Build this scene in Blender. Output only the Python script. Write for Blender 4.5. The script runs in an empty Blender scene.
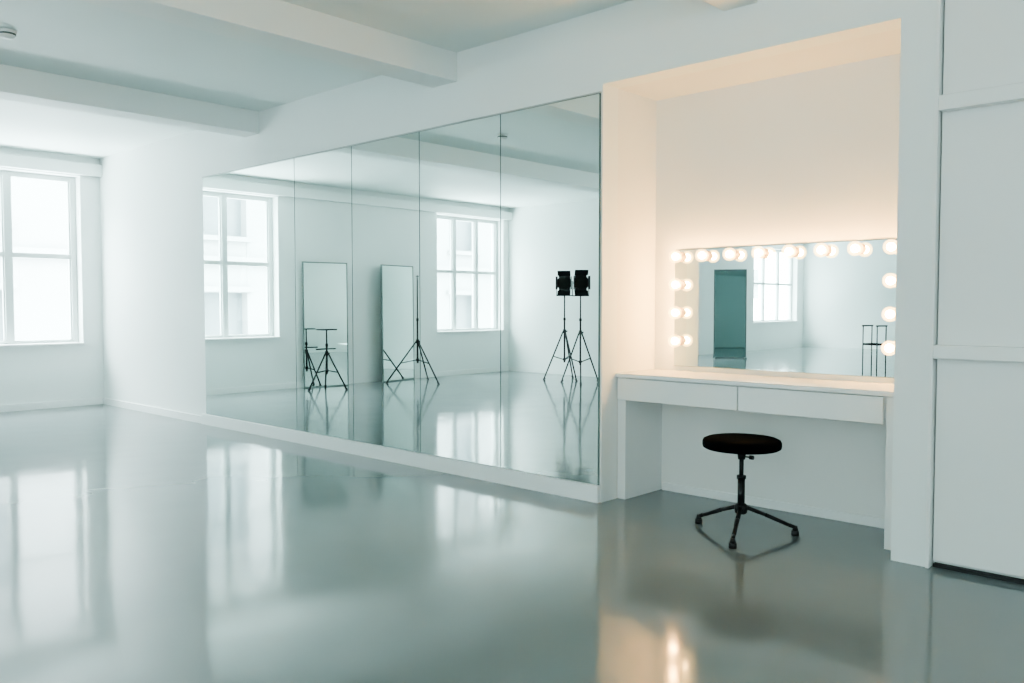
import bpy, bmesh, math, random
from mathutils import Vector, Matrix, noise as mnoise
random.seed(3)
scene = bpy.context.scene
scene.view_settings.view_transform = 'AgX'
scene.view_settings.look = 'AgX - Medium High Contrast'
scene.view_settings.exposure = 1.2

# ------------------------------------------------------------------ materials
def mat(name, col, rough=0.5, metal=0.0, spec=0.5, noise=None, bump=None, emis=None, estr=0.0, coat=0.0):
    m = bpy.data.materials.new(name); m.use_nodes = True
    nt = m.node_tree; b = nt.nodes['Principled BSDF']
    b.inputs['Base Color'].default_value = (*col, 1)
    b.inputs['Roughness'].default_value = rough
    b.inputs['Metallic'].default_value = metal
    b.inputs['Specular IOR Level'].default_value = spec
    b.inputs['Coat Weight'].default_value = coat
    if emis:
        b.inputs['Emission Color'].default_value = (*emis, 1)
        b.inputs['Emission Strength'].default_value = estr
    tc = nt.nodes.new('ShaderNodeTexCoord')
    if noise:
        sc, amt = noise
        n = nt.nodes.new('ShaderNodeTexNoise'); n.inputs['Scale'].default_value = sc; n.inputs['Detail'].default_value = 4
        nt.links.new(tc.outputs['Object'], n.inputs['Vector'])
        r = nt.nodes.new('ShaderNodeValToRGB')
        r.color_ramp.elements[0].position = 0.3; r.color_ramp.elements[1].position = 0.7
        r.color_ramp.elements[0].color = (*[c*(1-amt) for c in col], 1)
        r.color_ramp.elements[1].color = (*[min(1, c*(1+amt)) for c in col], 1)
        nt.links.new(n.outputs['Fac'], r.inputs['Fac']); nt.links.new(r.outputs['Color'], b.inputs['Base Color'])
    if bump:
        sc, st, dist = bump
        n = nt.nodes.new('ShaderNodeTexNoise'); n.inputs['Scale'].default_value = sc; n.inputs['Detail'].default_value = 3
        nt.links.new(tc.outputs['Object'], n.inputs['Vector'])
        bp = nt.nodes.new('ShaderNodeBump'); bp.inputs['Strength'].default_value = st; bp.inputs['Distance'].default_value = dist
        nt.links.new(n.outputs['Fac'], bp.inputs['Height']); nt.links.new(bp.outputs['Normal'], b.inputs['Normal'])
    return m

M_wall = mat('wall_paint', (0.815, 0.862, 0.852), 0.55, noise=(1.5, 0.012), bump=(60, 0.08, 0.002))
M_alc = mat('alcove_paint', (0.80, 0.82, 0.80), 0.55, noise=(1.5, 0.012), bump=(60, 0.08, 0.002))
M_ceil = mat('ceiling_paint', (0.79, 0.862, 0.85), 0.6, noise=(1.2, 0.015))
M_trim = mat('white_trim', (0.84, 0.865, 0.86), 0.35, noise=(3, 0.01))
M_sash = mat('grey_white_sash_paint', (0.62, 0.67, 0.665), 0.4, noise=(3, 0.01))
M_frame = mat('grey_mirror_frame', (0.16, 0.20, 0.195), 0.4, noise=(3, 0.01))
M_lacq = mat('white_lacquer', (0.825, 0.85, 0.84), 0.25, noise=(3, 0.008))
M_dark = mat('dark_gap', (0.02, 0.022, 0.022), 0.6, noise=(5, 0.1))
M_black = mat('black_metal', (0.008, 0.009, 0.010), 0.42, spec=0.3, noise=(20, 0.15))
M_rubber = mat('black_rubber', (0.01, 0.01, 0.011), 0.6, noise=(30, 0.15))
M_vinyl = mat('black_vinyl', (0.0010, 0.0020, 0.0030), 0.8, spec=0.02, noise=(40, 0.2), bump=(180, 0.3, 0.001))
M_mirror = mat('mirror_glass', (0.845, 0.93, 0.912), 0.0, metal=1.0, noise=(0.5, 0.004))
M_mirrorL = mat('leaning_mirror_glass', (0.74, 0.83, 0.81), 0.0, metal=1.0, noise=(0.5, 0.004))
M_mirror2 = mat('dark_reflection_glass', (0.22, 0.32, 0.32), 0.02, metal=1.0, noise=(0.5, 0.01))  # glass colour darkened to stand in for a dark reflection
M_edge = mat('mirror_edge', (0.11, 0.15, 0.145), 0.3, noise=(5, 0.05))
M_alu = mat('aluminium', (0.50, 0.54, 0.54), 0.35, metal=0.6, noise=(30, 0.03))
M_porc = mat('porcelain', (0.60, 0.50, 0.38), 0.3, noise=(10, 0.01))
M_core = mat('bulb_filament_glow', (1, 0.9, 0.75), 0.3, noise=(10, 0.005), emis=(1.0, 0.58, 0.20), estr=112)
M_stone = mat('pale_stone', (0.27, 0.29, 0.295), 0.8, noise=(0.8, 0.05))
M_bwin = mat('distant_window_glass', (0.12, 0.145, 0.155), 0.3, noise=(0.5, 0.1))
M_lens = mat('lamp_lens', (0.008, 0.009, 0.009), 0.55, spec=0.2, noise=(20, 0.1))
M_plastic = mat('grey_plastic', (0.10, 0.13, 0.13), 0.4, noise=(20, 0.03))

# frosted warm glass of the globe bulbs
M_bulb = bpy.data.materials.new('bulb_glass'); M_bulb.use_nodes = True
nt = M_bulb.node_tree; nt.nodes.clear()
o = nt.nodes.new('ShaderNodeOutputMaterial'); ad = nt.nodes.new('ShaderNodeAddShader')
t = nt.nodes.new('ShaderNodeBsdfTransparent'); t.inputs[0].default_value = (0.75, 0.68, 0.60, 1)
em = nt.nodes.new('ShaderNodeEmission'); em.inputs[0].default_value = (1.0, 0.62, 0.24, 1); em.inputs[1].default_value = 1.7
nt.links.new(t.outputs[0], ad.inputs[0]); nt.links.new(em.outputs[0], ad.inputs[1]); nt.links.new(ad.outputs[0], o.inputs[0])

# floor: glossy poured resin (its slight unevenness is modelled in the mesh)
M_floor = bpy.data.materials.new('poured_resin_floor'); M_floor.use_nodes = True
nt = M_floor.node_tree; b = nt.nodes['Principled BSDF']
tc = nt.nodes.new('ShaderNodeTexCoord')
n1 = nt.nodes.new('ShaderNodeTexNoise'); n1.inputs['Scale'].default_value = 0.9; n1.inputs['Detail'].default_value = 6
nt.links.new(tc.outputs['Object'], n1.inputs['Vector'])
r1 = nt.nodes.new('ShaderNodeValToRGB')
r1.color_ramp.elements[0].position = 0.3; r1.color_ramp.elements[1].position = 0.7
r1.color_ramp.elements[0].color = (0.160, 0.188, 0.193, 1); r1.color_ramp.elements[1].color = (0.178, 0.207, 0.212, 1)
nt.links.new(n1.outputs['Fac'], r1.inputs['Fac']); nt.links.new(r1.outputs['Color'], b.inputs['Base Color'])
n2 = nt.nodes.new('ShaderNodeTexNoise'); n2.inputs['Scale'].default_value = 2.2; n2.inputs['Detail'].default_value = 3
nt.links.new(tc.outputs['Object'], n2.inputs['Vector'])
mr = nt.nodes.new('ShaderNodeMapRange'); mr.inputs['To Min'].default_value = 0.07; mr.inputs['To Max'].default_value = 0.12
nt.links.new(n2.outputs['Fac'], mr.inputs['Value']); nt.links.new(mr.outputs['Result'], b.inputs['Roughness'])
b.inputs['Specular IOR Level'].default_value = 0.72

# window glass
M_glass = bpy.data.materials.new('window_glass'); M_glass.use_nodes = True
nt = M_glass.node_tree; nt.nodes.clear()
o = nt.nodes.new('ShaderNodeOutputMaterial'); mx = nt.nodes.new('ShaderNodeMixShader')
t = nt.nodes.new('ShaderNodeBsdfTransparent'); g = nt.nodes.new('ShaderNodeBsdfGlossy')
g.inputs['Roughness'].default_value = 0.02; mx.inputs[0].default_value = 0.05
nt.links.new(t.outputs[0], mx.inputs[1]); nt.links.new(g.outputs[0], mx.inputs[2]); nt.links.new(mx.outputs[0], o.inputs[0])

# ------------------------------------------------------------------ mesh helpers
def bm_box(bm, x0, x1, y0, y1, z0, z1, M=None):
    vs = [bm.verts.new(Vector(p)) for p in [(x0,y0,z0),(x1,y0,z0),(x1,y1,z0),(x0,y1,z0),(x0,y0,z1),(x1,y0,z1),(x1,y1,z1),(x0,y1,z1)]]
    if M is not None:
        for v in vs: v.co = M @ v.co
    for f in [(3,2,1,0),(4,5,6,7),(0,1,5,4),(1,2,6,5),(2,3,7,6),(3,0,4,7)]:
        bm.faces.new([vs[i] for i in f])
def bm_cyl(bm, p0, p1, r0, r1=None, seg=16):
    r1 = r0 if r1 is None else r1
    p0 = Vector(p0); p1 = Vector(p1); d = (p1-p0).normalized()
    a = d.orthogonal().normalized(); c = d.cross(a)
    A = []; B = []
    for i in range(seg):
        t = 2*math.pi*i/seg; o = a*math.cos(t)+c*math.sin(t)
        A.append(bm.verts.new(p0+o*r0)); B.append(bm.verts.new(p1+o*r1))
    for i in range(seg):
        j = (i+1) % seg
        f = bm.faces.new([A[i], A[j], B[j], B[i]]); f.smooth = True
    bm.faces.new(A[::-1]); bm.faces.new(B)
def bm_lathe(bm, prof, seg=32, M=None):
    rings = []
    for r, z in prof:
        ring = []
        for i in range(seg):
            t = 2*math.pi*i/seg
            p = Vector((max(r,1e-4)*math.cos(t), max(r,1e-4)*math.sin(t), z))
            ring.append(bm.verts.new(M @ p if M is not None else p))
        rings.append(ring)
    for k in range(len(rings)-1):
        for i in range(seg):
            j = (i+1) % seg
            f = bm.faces.new([rings[k][i], rings[k][j], rings[k+1][j], rings[k+1][i]]); f.smooth = True
    bm.faces.new(rings[0][::-1]); bm.faces.new(rings[-1])
def finish(bm, name, m, parent=None, loc=(0,0,0), bevel=0, **props):
    bmesh.ops.recalc_face_normals(bm, faces=bm.faces)
    me = bpy.data.meshes.new(name); bm.to_mesh(me); bm.free()
    me.materials.append(m)
    ob = bpy.data.objects.new(name, me); scene.collection.objects.link(ob)
    ob.location = loc
    if parent: ob.parent = parent
    if bevel:
        md = ob.modifiers.new('bevel', 'BEVEL'); md.width = bevel; md.segments = 2; md.limit_method = 'ANGLE'
    for k, v in props.items(): ob[k] = v
    return ob
def boxes(name, lst, m, parent=None, bevel=0, loc=(0,0,0), **props):
    bm = bmesh.new()
    for bx in lst: bm_box(bm, *bx)
    return finish(bm, name, m, parent, loc, bevel, **props)
def tubes(name, segs, m, parent=None, loc=(0,0,0), **props):
    bm = bmesh.new()
    for s in segs: bm_cyl(bm, *s)
    return finish(bm, name, m, parent, loc, **props)
def lathe(name, prof, m, parent=None, loc=(0,0,0), seg=32, M=None, **props):
    bm = bmesh.new(); bm_lathe(bm, prof, seg, M)
    return finish(bm, name, m, parent, loc, **props)
def empty(name, loc, label, category, rotz=0, **props):
    e = bpy.data.objects.new(name, None); scene.collection.objects.link(e)
    e.empty_display_size = 0.1; e.location = loc; e.rotation_euler = (0,0,rotz)
    e['label'] = label; e['category'] = category
    for k, v in props.items(): e[k] = v
    return e
S = dict(kind='structure')

# ------------------------------------------------------------------ room shell
XW = -10.4; YS = -17.9; XE = 3.6; ZC = 2.88; YP = -7.0; ZB = 2.685
AX0, AX1, AY, AZ = -3.037, -1.375, 0.555, 2.452     # alcove
PR = -1.222
# floor slab with a gently uneven, trowelled top surface
fx0_, fx1_, fy0_, fy1_ = XW-0.3, XE+0.2, YS-0.2, 0.8
NX, NY = 360, 470
V = []; F = []
for j in range(NY+1):
    y = fy0_+(fy1_-fy0_)*j/NY
    for i in range(NX+1):
        x = fx0_+(fx1_-fx0_)*i/NX
        h = 0.00055*mnoise.noise(Vector((x*4.6, y*4.6, 0.3))) + 0.0011*mnoise.noise(Vector((x*1.5, y*1.5, 7.7)))
        V.append((x, y, h-0.0005))
for j in range(NY):
    for i in range(NX):
        a = j*(NX+1)+i
        F.append((a, a+1, a+NX+2, a+NX+1))
n0 = len(V)
V += [(fx0_,fy0_,-0.12),(fx1_,fy0_,-0.12),(fx1_,fy1_,-0.12),(fx0_,fy1_,-0.12)]
F.append((n0+3, n0+2, n0+1, n0))
me = bpy.data.meshes.new('floor'); me.from_pydata(V, [], F); me.materials.append(M_floor)
me.polygons.foreach_set('use_smooth', [True]*len(me.polygons)); me.update()
fl = bpy.data.objects.new('floor', me); scene.collection.objects.link(fl)
fl['kind'] = 'structure'; fl['label'] = 'glossy grey poured resin floor'

boxes('ceiling', [(XW-0.3, XE+0.2, YS-0.2, 0.8, ZC, ZC+0.15)], M_ceil, label='pale grey-white painted ceiling', **S)
boxes('wall_north', [(XW-0.3, AX0, 0, 0.15, -0.002, ZC), (AX0, AX1, 0, 0.15, AZ, ZC), (AX1, PR, 0, 0.15, -0.002, ZC),
                     (PR, XE+0.2, 0.06, 0.2, -0.002, ZC)],
      M_wall, label='white painted plaster wall', **S)
boxes('wall_alcove', [(AX0-0.1, AX0, 0.15, AY+0.1, -0.002, AZ), (AX1, AX1+0.1, 0.15, AY+0.1, -0.002, AZ),
                      (AX0, AX1, AY, AY+0.1, -0.002, AZ), (AX0-0.1, AX1+0.1, 0.15, AY+0.1, AZ, AZ+0.1)],
      M_alc, label='white painted alcove recess', **S)
wins = [(-2.38, -0.22), (-6.86, -5.30), (-11.5, -9.6), (-17.5, -15.0)]  # third window is unseen, put in only to let light in
SILL, HEAD = 0.71, 2.655
lst = [(XW-0.3, XW, YS-0.2, 0, -0.002, SILL), (XW-0.3, XW, YS-0.2, 0, HEAD, ZC)]
edges = sorted([w[0] for w in wins]+[w[1] for w in wins]); edges = [YS-0.2]+edges+[0.0]
for i in range(0, len(edges), 2): lst.append((XW-0.3, XW, edges[i], edges[i+1], SILL, HEAD))
boxes('wall_west', lst, M_wall, label='white wall with tall windows', **S)
boxes('wall_south', [(XW, -7.35, YP-0.15, YP, -0.002, ZC)], M_wall, label='white partition wall', **S)
boxes('wall_back', [(XW, XE+0.2, YS-0.2, YS, -0.002, ZC)], M_wall, label='white end wall', **S)
boxes('wall_east', [(XE, XE+0.2, YS, 0.06, -0.002, ZC)], M_wall, label='white side wall', **S)
for i, (x0, x1) in enumerate([(-7.08, -6.83), (-4.52, -4.27), (-2.26, -2.07)]):
    boxes('trim_%d' % (i+1), [(x0, x1, YS, 0, ZB, ZC)], M_wall, bevel=0.004, label='white boxed ceiling beam', **S)
boxes('trim_4', [(XW, XW+0.08, YP, 0, 2.665, 2.80)], M_wall, bevel=0.004, label='white bulkhead above the windows', **S)
boxes('baseboard_north', [(XW+0.001, -7.93, -0.018, 0, -0.001, 0.075), (-7.93, -3.040, -0.03, 0, -0.001, 0.10)], M_trim, bevel=0.002,
      label='white painted skirting under the mirrors', **S)
boxes('baseboard_west', [(XW, XW+0.018, YP, -0.02, -0.001, 0.08)], M_trim, bevel=0.002, label='white skirting board', **S)
boxes('baseboard_south', [(XW+0.02, -7.35, YP, YP+0.018, -0.001, 0.08)], M_trim, bevel=0.002, label='white skirting board', **S)
boxes('baseboard_alcove', [(AX0+0.07, AX1-0.1, AY-0.012, AY, -0.001, 0.05)], M_trim, bevel=0.002, label='white skirting in the alcove', **S)

# windows
for i, (y0, y1) in enumerate(wins):
    fx0, fx1 = XW-0.22, XW-0.14
    fw = 0.06; w = y1-y0
    cuts = [(y0+0.002, y0+fw)] + [(y0+w*k/3-0.036, y0+w*k/3+0.036) for k in (1, 2)] + [(y1-fw, y1-0.002)]
    L = [(fx0, fx1, a, c, SILL+0.002, HEAD-0.002) for a, c in cuts]
    for k in range(3):
        a = cuts[k][1]; c = cuts[k+1][0]
        for z0, z1 in ((SILL+0.002, SILL+fw), (1.70, 1.755), (HEAD-fw, HEAD-0.002)):
            L.append((fx0+0.006, fx1-0.006, a-0.001, c+0.001, z0+0.001, z1-0.001))
        for z0, z1 in ((SILL+fw, 1.70), (1.755, HEAD-fw)):
            L += [(fx0+0.02, fx1-0.022, a, a+0.016, z0, z1), (fx0+0.02, fx1-0.022, c-0.016, c, z0, z1)]
    wo = boxes('window_%d' % (i+1), L, M_sash, label='tall white three-light window', **S)
    boxes('window_sill', [(XW-0.14, XW+0.05, y0+0.002, y1-0.002, SILL+0.001, SILL+0.025)], M_trim, parent=wo, bevel=0.004)
    boxes('glass', [(XW-0.188, XW-0.184, y0+0.03, y1-0.03, SILL+0.03, HEAD-0.03)], M_glass, parent=wo)

# ------------------------------------------------------------------ door on the right wall section
dx0, dx1 = PR+0.020, 0.1
door = boxes('door_1', [(dx0, dx1, 0.024, 0.055, 0.03, 2.86)], M_lacq, bevel=0.003, label='large white panelled sliding door', **S)
boxes('trim_5', [(PR, PR+0.014, -0.014, 0.06, -0.001, ZC)], M_trim, bevel=0.002, label='slim white door edge strip', **S)
boxes('door_rail', [(dx0, dx1, -0.034, 0.024, 2.010, 2.075)], M_lacq, parent=door, bevel=0.004)
boxes('door_rail', [(dx0, dx1, -0.034, 0.024, 0.935, 0.995)], M_lacq, parent=door, bevel=0.004)
boxes('door_gap_shade', [(dx0, XE, 0.026, 0.058, 0.0, 0.014)], M_dark, parent=door)  # dark strip standing in for the shade in the gap under the door

# ------------------------------------------------------------------ wall mirrors
MX0, MX1, MZ0, MZ1 = -7.87, -3.05, 0.104, 2.398
pw = (MX1-MX0)/6
boxes('trim_6', [(MX0-0.002, MX1+0.001, -0.006, 0, MZ0-0.002, MZ1+0.003)], M_edge, label='dark mirror backing board', **S)
boxes('trim_7', [(MX0-0.004, MX1+0.003, -0.016, 0, MZ1+0.003, MZ1+0.011)], M_alu, label='slim metal channel above the mirrors', **S)
for (i, j) in ((0, 2), (2, 3), (3, 4), (4, 5), (5, 6)):
    x0 = MX0+pw*i+0.004; x1 = MX0+pw*j-0.004
    p = boxes('mirror_panel', [(x0, x1, -0.011, -0.007, MZ0, MZ1)], M_mirror,
          label='full-height frameless wall mirror panel' if j-i == 1 else 'wide frameless wall mirror panel at the row end', category='mirror', group='row of wall mirror panels')

# ------------------------------------------------------------------ vanity desk
desk = empty('vanity_desk', ((AX0+AX1)/2, 0.35, 0), 'white lacquered built-in vanity desk with two drawers', 'desk')
ox, oy = desk.location.x, desk.location.y
def D(x0, x1, y0, y1, z0, z1): return (x0-ox, x1-ox, y0-oy, y1-oy, z0, z1)
boxes('worktop', [D(AX0+0.002, AX1-0.002, 0.135, AY-0.002, 0.738, 0.762)], M_lacq, desk, bevel=0.002)
boxes('side_panel', [D(AX0+0.002, -2.978, 0.16, AY-0.002, 0, 0.738)], M_lacq, desk, bevel=0.001)
boxes('side_panel', [D(-1.462, AX1-0.002, 0.16, AY-0.002, 0, 0.738)], M_lacq, desk, bevel=0.001)
boxes('drawer_case', [D(-2.977, -1.463, 0.175, AY-0.002, 0.615, 0.737)], M_lacq, desk)
boxes('drawer', [D(-3.028, -2.239, 0.145, 0.163, 0.602, 0.732)], M_lacq, desk, bevel=0.002)
boxes('drawer', [D(-2.231, -1.475, 0.145, 0.163, 0.602, 0.732)], M_lacq, desk, bevel=0.002)

# ------------------------------------------------------------------ vanity mirror with bulbs
VX0, VX1, VZ0, VZ1 = -2.885, -1.51, 0.792, 1.51
vm = empty('vanity_mirror', ((VX0+VX1)/2, AY-0.004, VZ0), 'wide dressing-room mirror edged with glowing warm bulbs', 'mirror')
vx, vy, vz = vm.location
boxes('backing_board', [(VX0-vx, VX1-vx, -0.006, 0.002, 0, VZ1-VZ0)], M_edge, vm)
boxes('mirror_glass', [(VX0-vx+0.002, VX1-vx-0.002, -0.012, -0.0065, 0.002, VZ1-VZ0-0.002)], M_mirror, vm)
pos = []
for i in range(8): pos.append((-2.837+i*0.1817, 1.465))
for z in (1.294, 1.123, 0.950):
    pos.append((-2.837, z)); pos.append((-1.565, z))
Rx = Matrix.Rotation(math.radians(90), 4, 'X')   # +z -> -y
def ball(r, zc, n=14, r0=None):
    pr = [] if r0 is None else [(r0, zc-r*0.92)]
    for k in range(2 if r0 else 0, n+1):
        t = math.pi*k/n
        pr.append((r*math.sin(t), zc-r*math.cos(t)))
    return pr
globe_prof = ball(0.038, 0.066, 16, 0.015)
core_prof = ball(0.022, 0.066, 12)
sock_prof = [(0.0, 0.0), (0.030, 0.0), (0.030, 0.008), (0.020, 0.012), (0.019, 0.034), (0.0, 0.034)]
b0 = s0 = c0 = None
for (x, z) in pos:
    if b0 is None:
        b0 = lathe('light_bulb', globe_prof, M_bulb, vm, (x-vx, -0.012, z-vz), 24, Rx, label='glowing warm white globe bulb')
        s0 = lathe('socket', sock_prof, M_porc, b0, (0, 0, 0), 24, Rx)
        c0 = lathe('filament', core_prof, M_core, b0, (0, 0, 0), 16, Rx)
    else:
        bb = b0.copy(); scene.collection.objects.link(bb); bb.parent = vm; bb.location = (x-vx, -0.012, z-vz)
        ss = s0.copy(); scene.collection.objects.link(ss); ss.parent = bb
        cc = c0.copy(); scene.collection.objects.link(cc); cc.parent = bb

# ------------------------------------------------------------------ stool
SX, SY = -2.095, -0.064
st = empty('stool', (SX, SY, 0), 'round black padded swivel stool on a three-legged base', 'stool')
lathe('seat', [(0.0, 0.438), (0.15, 0.438), (0.182, 0.440), (0.193, 0.446), (0.196, 0.457), (0.196, 0.474), (0.191, 0.485), (0.176, 0.492), (0.12, 0.495), (0.0, 0.495)],
      M_vinyl, st, seg=64)
lathe('seat_plate', [(0.0, 0.420), (0.06, 0.420), (0.085, 0.436), (0.0, 0.4369)], M_black, st, seg=32)
tubes('height_rod', [((0,0,0.25),(0,0,0.421),0.011,0.011,20)], M_black, st)
tubes('stem', [((0,0,0.125),(0,0,0.29),0.018,0.018,20)], M_black, st)
tubes('collar', [((0,0,0.285),(0,0,0.302),0.023,0.023,20)], M_black, st)
tubes('bearing', [((0,0,0.385),(0,0,0.420),0.018,0.022,20)], M_black, st)
tubes('knob', [((0.012,0,0.40),(0.05,0,0.40),0.004,0.004,10), ((0.045,0,0.40),(0.065,0,0.40),0.011,0.011,14)], M_black, st)
lathe('hub', [(0,0.105),(0.024,0.105),(0.032,0.112),(0.032,0.15),(0.022,0.158),(0,0.158)], M_black, st, seg=24)
yaw = math.radians(43.24)
rightv = Vector((math.cos(yaw), math.sin(yaw), 0)); fwdv = Vector((-math.sin(yaw), math.cos(yaw), 0))
for a in (128, 247, 355):
    d = rightv*math.cos(math.radians(a))+fwdv*math.sin(math.radians(a))
    R = 0.272
    p = [d*0.02+Vector((0,0,0.140)), d*0.12+Vector((0,0,0.103)), d*0.24+Vector((0,0,0.052)), d*R+Vector((0,0,0.040))]
    leg = tubes('leg', [(p[0],p[1],0.0105,0.0105,14),(p[1],p[2],0.0105,0.010,14),(p[2],p[3],0.010,0.010,14)], M_black, st)
    tubes('foot', [(d*R+Vector((0,0,0.0)), d*R+Vector((0,0,0.024)), 0.019,0.019,18), (d*R+Vector((0,0,0.024)), d*R+Vector((0,0,0.048)), 0.015,0.010,18)], M_rubber, leg)

# ------------------------------------------------------------------ studio light stands
def tripod(e, top, rad, hub_low=0.35, hub_high=0.75, a0=20):
    mid = min(0.95, top*0.75)
    tubes('pole', [((0,0,hub_low-0.05),(0,0,mid),0.014,0.014,14), ((0,0,mid-0.02),(0,0,mid+0.02),0.020,0.020,14), ((0,0,mid),(0,0,top),0.010,0.010,14)], M_black, e)
    tubes('collar', [((0,0,hub_high-0.03),(0,0,hub_high+0.03),0.024,0.024,14), ((0.02,0,hub_high),(0.05,0,hub_high),0.008,0.014,10)], M_black, e)
    tubes('collar', [((0,0,hub_low-0.02),(0,0,hub_low+0.02),0.022,0.022,14)], M_black, e)
    for k in range(3):
        t = math.radians(a0+120*k); d = Vector((math.cos(t), math.sin(t), 0))
        m_ = d*rad*0.52+Vector((0,0,hub_high*0.48))
        lg = tubes('leg', [(d*0.02+Vector((0,0,hub_high)), d*rad+Vector((0,0,0.015)), 0.011,0.011,12),
                      (d*0.02+Vector((0,0,hub_low)), m_, 0.008,0.008,10)], M_black, e)
        tubes('foot', [(d*(rad-0.02)+Vector((0,0,0.03)), d*(rad+0.01)+Vector((0,0,0.0)), 0.016,0.016,10)], M_rubber, lg)
def lamp_head(e, z, pan):
    R = Matrix.Translation((0,0,z)) @ Matrix.Rotation(pan, 4, 'Z')
    bm = bmesh.new()
    # rounded housing: short horizontal drum inside a boxy vented shell
    bm_cyl(bm, R @ Vector((0,-0.08,0)), R @ Vector((0,0.11,0)), 0.118, 0.10, 28)
    bm_box(bm, -0.085, 0.085, -0.06, 0.08, -0.13, 0.13, R)
    for k in range(4): bm_box(bm, -0.07, 0.07, -0.055+0.035*k, -0.040+0.035*k, 0.12, 0.148, R)
    h = finish(bm, 'lamp_head', M_black, e)
    bm = bmesh.new(); bm_cyl(bm, R @ Vector((0,-0.088,0)), R @ Vector((0,-0.081,0)), 0.095, 0.095, 28); finish(bm, 'lens', M_lens, h)
    bm = bmesh.new()
    for s in (-1, 1): bm_box(bm, s*0.124-0.004, s*0.124+0.004, -0.012, 0.012, -0.19, 0.03, R)
    bm_box(bm, -0.128, 0.128, -0.012, 0.012, -0.20, -0.185, R); finish(bm, 'yoke', M_black, e)
    for ax, s in (('x',-1),('x',1),('z',-1),('z',1)):
        bm = bmesh.new()
        if ax == 'x':
            T = R @ Matrix.Translation((s*0.105,-0.085,0)) @ Matrix.Rotation(s*math.radians(10),4,'Z')
            bm_box(bm, -0.003, 0.003, -0.10, 0, -0.10, 0.10, T)
        else:
            T = R @ Matrix.Translation((0,-0.085,s*0.115)) @ Matrix.Rotation(-s*math.radians(45),4,'X')
            bm_box(bm, -0.10, 0.10, -0.10, 0, -0.003, 0.003, T)
        finish(bm, 'barn_door', M_black, h)
for (x, y, top, pan, a0) in [(-8.51, -6.27, 1.33, math.radians(145), 15), (-7.96, -5.98, 1.32, math.radians(135), 50)]:
    e = empty('studio_light', (x, y, 0), 'black studio lamp with barn doors on a tripod stand', 'studio light', group='pair of studio lights')
    tripod(e, top, 0.32, 0.32, 0.76, a0)
    lamp_head(e, top+0.18, pan)
e = empty('light_stand', (-9.84, -4.40, 0), 'bare black folding tripod light stand', 'light stand')
tripod(e, 1.58, 0.47, 0.34, 0.62, 0)
tubes('spigot', [((0,0,1.58),(0,0,1.62),0.008,0.008,10), ((-0.03,0,1.60),(0.03,0,1.60),0.007,0.007,10)], M_black, e)
e = empty('low_tripod_stand', (-9.94, -2.84, 0), 'low black tripod stand with a small flat top', 'tripod')
tripod(e, 0.82, 0.29, 0.26, 0.50, 90)
boxes('top_plate', [(-0.08, 0.08, -0.12, 0.12, 0.82, 0.838)], M_black, e, bevel=0.004)
tubes('cross_bar', [((-0.02,-0.16,0.56),(-0.02,0.16,0.56),0.009,0.009,12)], M_black, e)

# ------------------------------------------------------------------ leaning mirrors
def floor_mirror(x, y, w, h, rotz, tilt, label, framem, glassm, grp=None, d=0.022, f=0.016):
    e = empty('floor_mirror', (x, y, 0), label, 'mirror', rotz)
    if grp: e['group'] = grp
    T = Matrix.Rotation(tilt, 4, 'X')
    bm = bmesh.new()
    bm_box(bm, -w/2, -w/2+f, -d, 0, 0.0, h, T); bm_box(bm, w/2-f, w/2, -d, 0, 0.0, h, T)
    bm_box(bm, -w/2+f, w/2-f, -d, 0, 0.0, f, T); bm_box(bm, -w/2+f, w/2-f, -d, 0, h-f, h, T)
    finish(bm, 'frame', framem, e)
    bm = bmesh.new(); bm_box(bm, -w/2+f, w/2-f, -d+0.003, -d+0.007, f, h-f, T); finish(bm, 'mirror_glass', glassm, e)
    bm = bmesh.new(); bm_box(bm, -w/2+f, w/2-f, -d+0.008, -0.003, f, h-f, T); finish(bm, 'back_board', framem, e)
    return e
floor_mirror(XW+0.12, -3.06, 0.68, 1.78, math.radians(101), math.radians(-0.6), 'tall mirror with a slim grey edge leaning on the wall', M_frame, M_mirrorL, 'leaning floor mirrors')
floor_mirror(XW+0.12, -4.38, 0.74, 1.78, math.radians(80), math.radians(-0.6), 'tall mirror with a slim grey edge leaning on the wall', M_frame, M_mirrorL, 'leaning floor mirrors')
e = floor_mirror(-9.30, -11.80, 0.70, 1.95, math.radians(145), math.radians(-1.0), 'tall free-standing mirror with a slim dark frame and a dark reflection coloured into its glass', M_plastic, M_mirror2, f=0.024)
for s in (-1, 1): boxes('foot', [(s*0.32-0.02, s*0.32+0.02, -0.25, 0.25, 0.0, 0.03)], M_plastic, e)

# ------------------------------------------------------------------ tall frame chair
def frame_chair(x, y, rotz):
    e = empty('folding_chair', (x, y, 0), 'tall black tubular folding chair with open arm frame', 'chair', rotz)
    W = 0.135; Dp = 0.10; hs = 0.56; ha = 0.84; r = 0.009
    for sx in (-1, 1):
        for sy in (-1, 1):
            tubes('leg', [((sx*W, sy*Dp, 0), (sx*W, sy*Dp, ha), r, r, 12)], M_black, e)
        tubes('arm_rest', [((sx*W, -Dp-0.02, ha), (sx*W, Dp+0.02, ha), 0.012, 0.012, 12)], M_black, e)
    segs = []
    for s in (-1, 1):
        segs.append(((s*W, -Dp, hs-0.02), (s*W, Dp, hs-0.02), 0.008, 0.008, 10))
        segs.append(((-W, s*Dp, hs-0.02), (W, s*Dp, hs-0.02), 0.008, 0.008, 10))
    tubes('frame', segs, M_black, e)
    boxes('seat', [(-W, W, -Dp, Dp, hs-0.012, hs)], M_vinyl, e, bevel=0.004)
frame_chair(-5.05, -8.7, math.radians(200))

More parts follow.
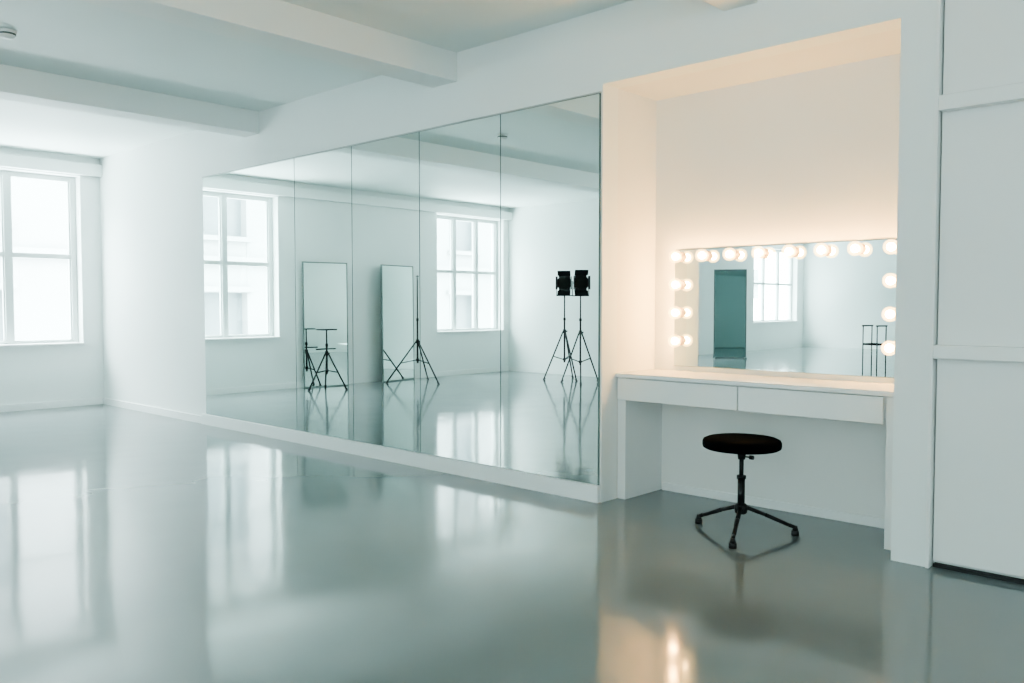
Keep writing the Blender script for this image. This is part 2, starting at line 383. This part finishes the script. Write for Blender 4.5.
# ------------------------------------------------------------------ smoke detector
sd = lathe('smoke_detector', [(0,0),(0.055,0),(0.055,-0.012),(0.048,-0.018),(0.047,-0.032),(0.036,-0.046),(0.0,-0.050)], M_trim, None, (-5.98,-2.24,ZC), 32,
      label='round white smoke detector on the ceiling', category='smoke detector')
lathe('sensor_grille', [(0.050,-0.0185),(0.0505,-0.0185),(0.0505,-0.029),(0.050,-0.029)], M_plastic, sd, seg=32)

# ------------------------------------------------------------------ building across the street
bm = bmesh.new(); bx = -21.0
cols = [(-34+2.9*k) for k in range(17)]
zs = [-8.4, -4.6, -0.8, 3.0, 6.8]
ww, wh = 1.3, 2.3
bm_box(bm, bx-1.0, bx-0.35, -36, 16, -12, 6.6)
for k, y in enumerate(cols):
    bm_box(bm, bx-0.35, bx, y+ww, y+2.9, -12, 6.6)
    for z in zs[:4]:   # window hoods and sills
        bm_box(bm, bx-0.2, bx+0.12, y-0.12, y+ww+0.12, z+wh+0.02, z+wh+0.16)
        bm_box(bm, bx-0.2, bx+0.14, y-0.08, y+ww+0.08, z-0.14, z-0.02)
for z in zs:
    bm_box(bm, bx-0.36, bx-0.01, -36, 16, z+wh, z+3.8 if z < 3 else z+wh+0.3)
    bm_box(bm, bx-0.3, bx+0.15, -36, 16, z+wh+0.75, z+wh+0.95)
bm_box(bm, bx-0.3, bx+0.45, -36, 16, 6.4, 6.75)
bld = finish(bm, 'building', M_stone, label='pale stone office building across the street', category='building')
bm = bmesh.new()
for y in cols:
    for z in zs[:4]: bm_box(bm, bx-0.345, bx-0.30, y, y+ww, z, z+wh)
finish(bm, 'window_pane', M_bwin, bld, kind='stuff')

# ------------------------------------------------------------------ light: overcast sky, brighter overhead, and added fill lamps
w = bpy.data.worlds.new('World'); scene.world = w; w.use_nodes = True
wn = w.node_tree; bg = wn.nodes['Background']; bg.inputs[0].default_value = (0.83, 0.975, 0.97, 1)
wt = wn.nodes.new('ShaderNodeTexCoord'); ws = wn.nodes.new('ShaderNodeSeparateXYZ'); wn.links.new(wt.outputs['Generated'], ws.inputs[0])
wr = wn.nodes.new('ShaderNodeMapRange'); wr.interpolation_type = 'SMOOTHSTEP'
wr.inputs['From Min'].default_value = 0.12; wr.inputs['From Max'].default_value = 0.6
wr.inputs['To Min'].default_value = 9.5; wr.inputs['To Max'].default_value = 18.0
wn.links.new(ws.outputs['Z'], wr.inputs['Value']); wn.links.new(wr.outputs['Result'], bg.inputs[1])
def area(name, loc, d, sx, sy, power, col=(1,1,1), portal=False):
    l = bpy.data.lights.new(name, 'AREA'); l.shape = 'RECTANGLE'; l.size = sx; l.size_y = sy; l.energy = power; l.color = col
    o = bpy.data.objects.new(name, l); scene.collection.objects.link(o); o.location = loc
    o.rotation_euler = Vector(d).to_track_quat('-Z', 'Y').to_euler()
    if portal: l.cycles.is_portal = True
    return o
DC = (0.835, 0.975, 0.97)
for (y0, y1) in wins:
    area('window_portal', (XW-0.32, (y0+y1)/2, (SILL+HEAD)/2), (1,0,0), y1-y0+0.1, HEAD-SILL+0.1, 1, portal=True)
    area('bounce_fill', (XW-2.4, (y0+y1)/2, -0.9), (1,0,0.85), 3.6, 2.4, 420, DC)  # added lamp outside below each window, lifts the ceiling like ground bounce
area('fill_behind', (0.7, -9.5, 1.7), (-0.2,1,0.12), 3.6, 2.0, 32, DC)  # added fill lamp behind the camera, no window there
area('fill_side', (3.4, -2.2, 1.8), (-1,0.1,0), 2.6, 1.8, 11, DC)  # added fill lamp off to the right, no opening in that wall
area('fill_far', (3.4, -13.5, 1.7), (-1,0,0.05), 5.0, 2.0, 150, DC)  # unseen fill lamp added to brighten the back room
area('up_fill', (-0.8, -8.5, 0.3), (0,0,1), 5.0, 5.0, 150, DC)  # unseen up-facing fill added to brighten the ceiling

# ------------------------------------------------------------------ camera
cam = bpy.data.cameras.new('camera'); cam.lens = 29.88; cam.sensor_width = 36
co = bpy.data.objects.new('camera', cam); scene.collection.objects.link(co)
co.location = (0, -4.0, 1.17)
co.rotation_euler = (math.radians(90-2.46), 0, math.radians(43.24))
cam.clip_end = 200
scene.camera = co
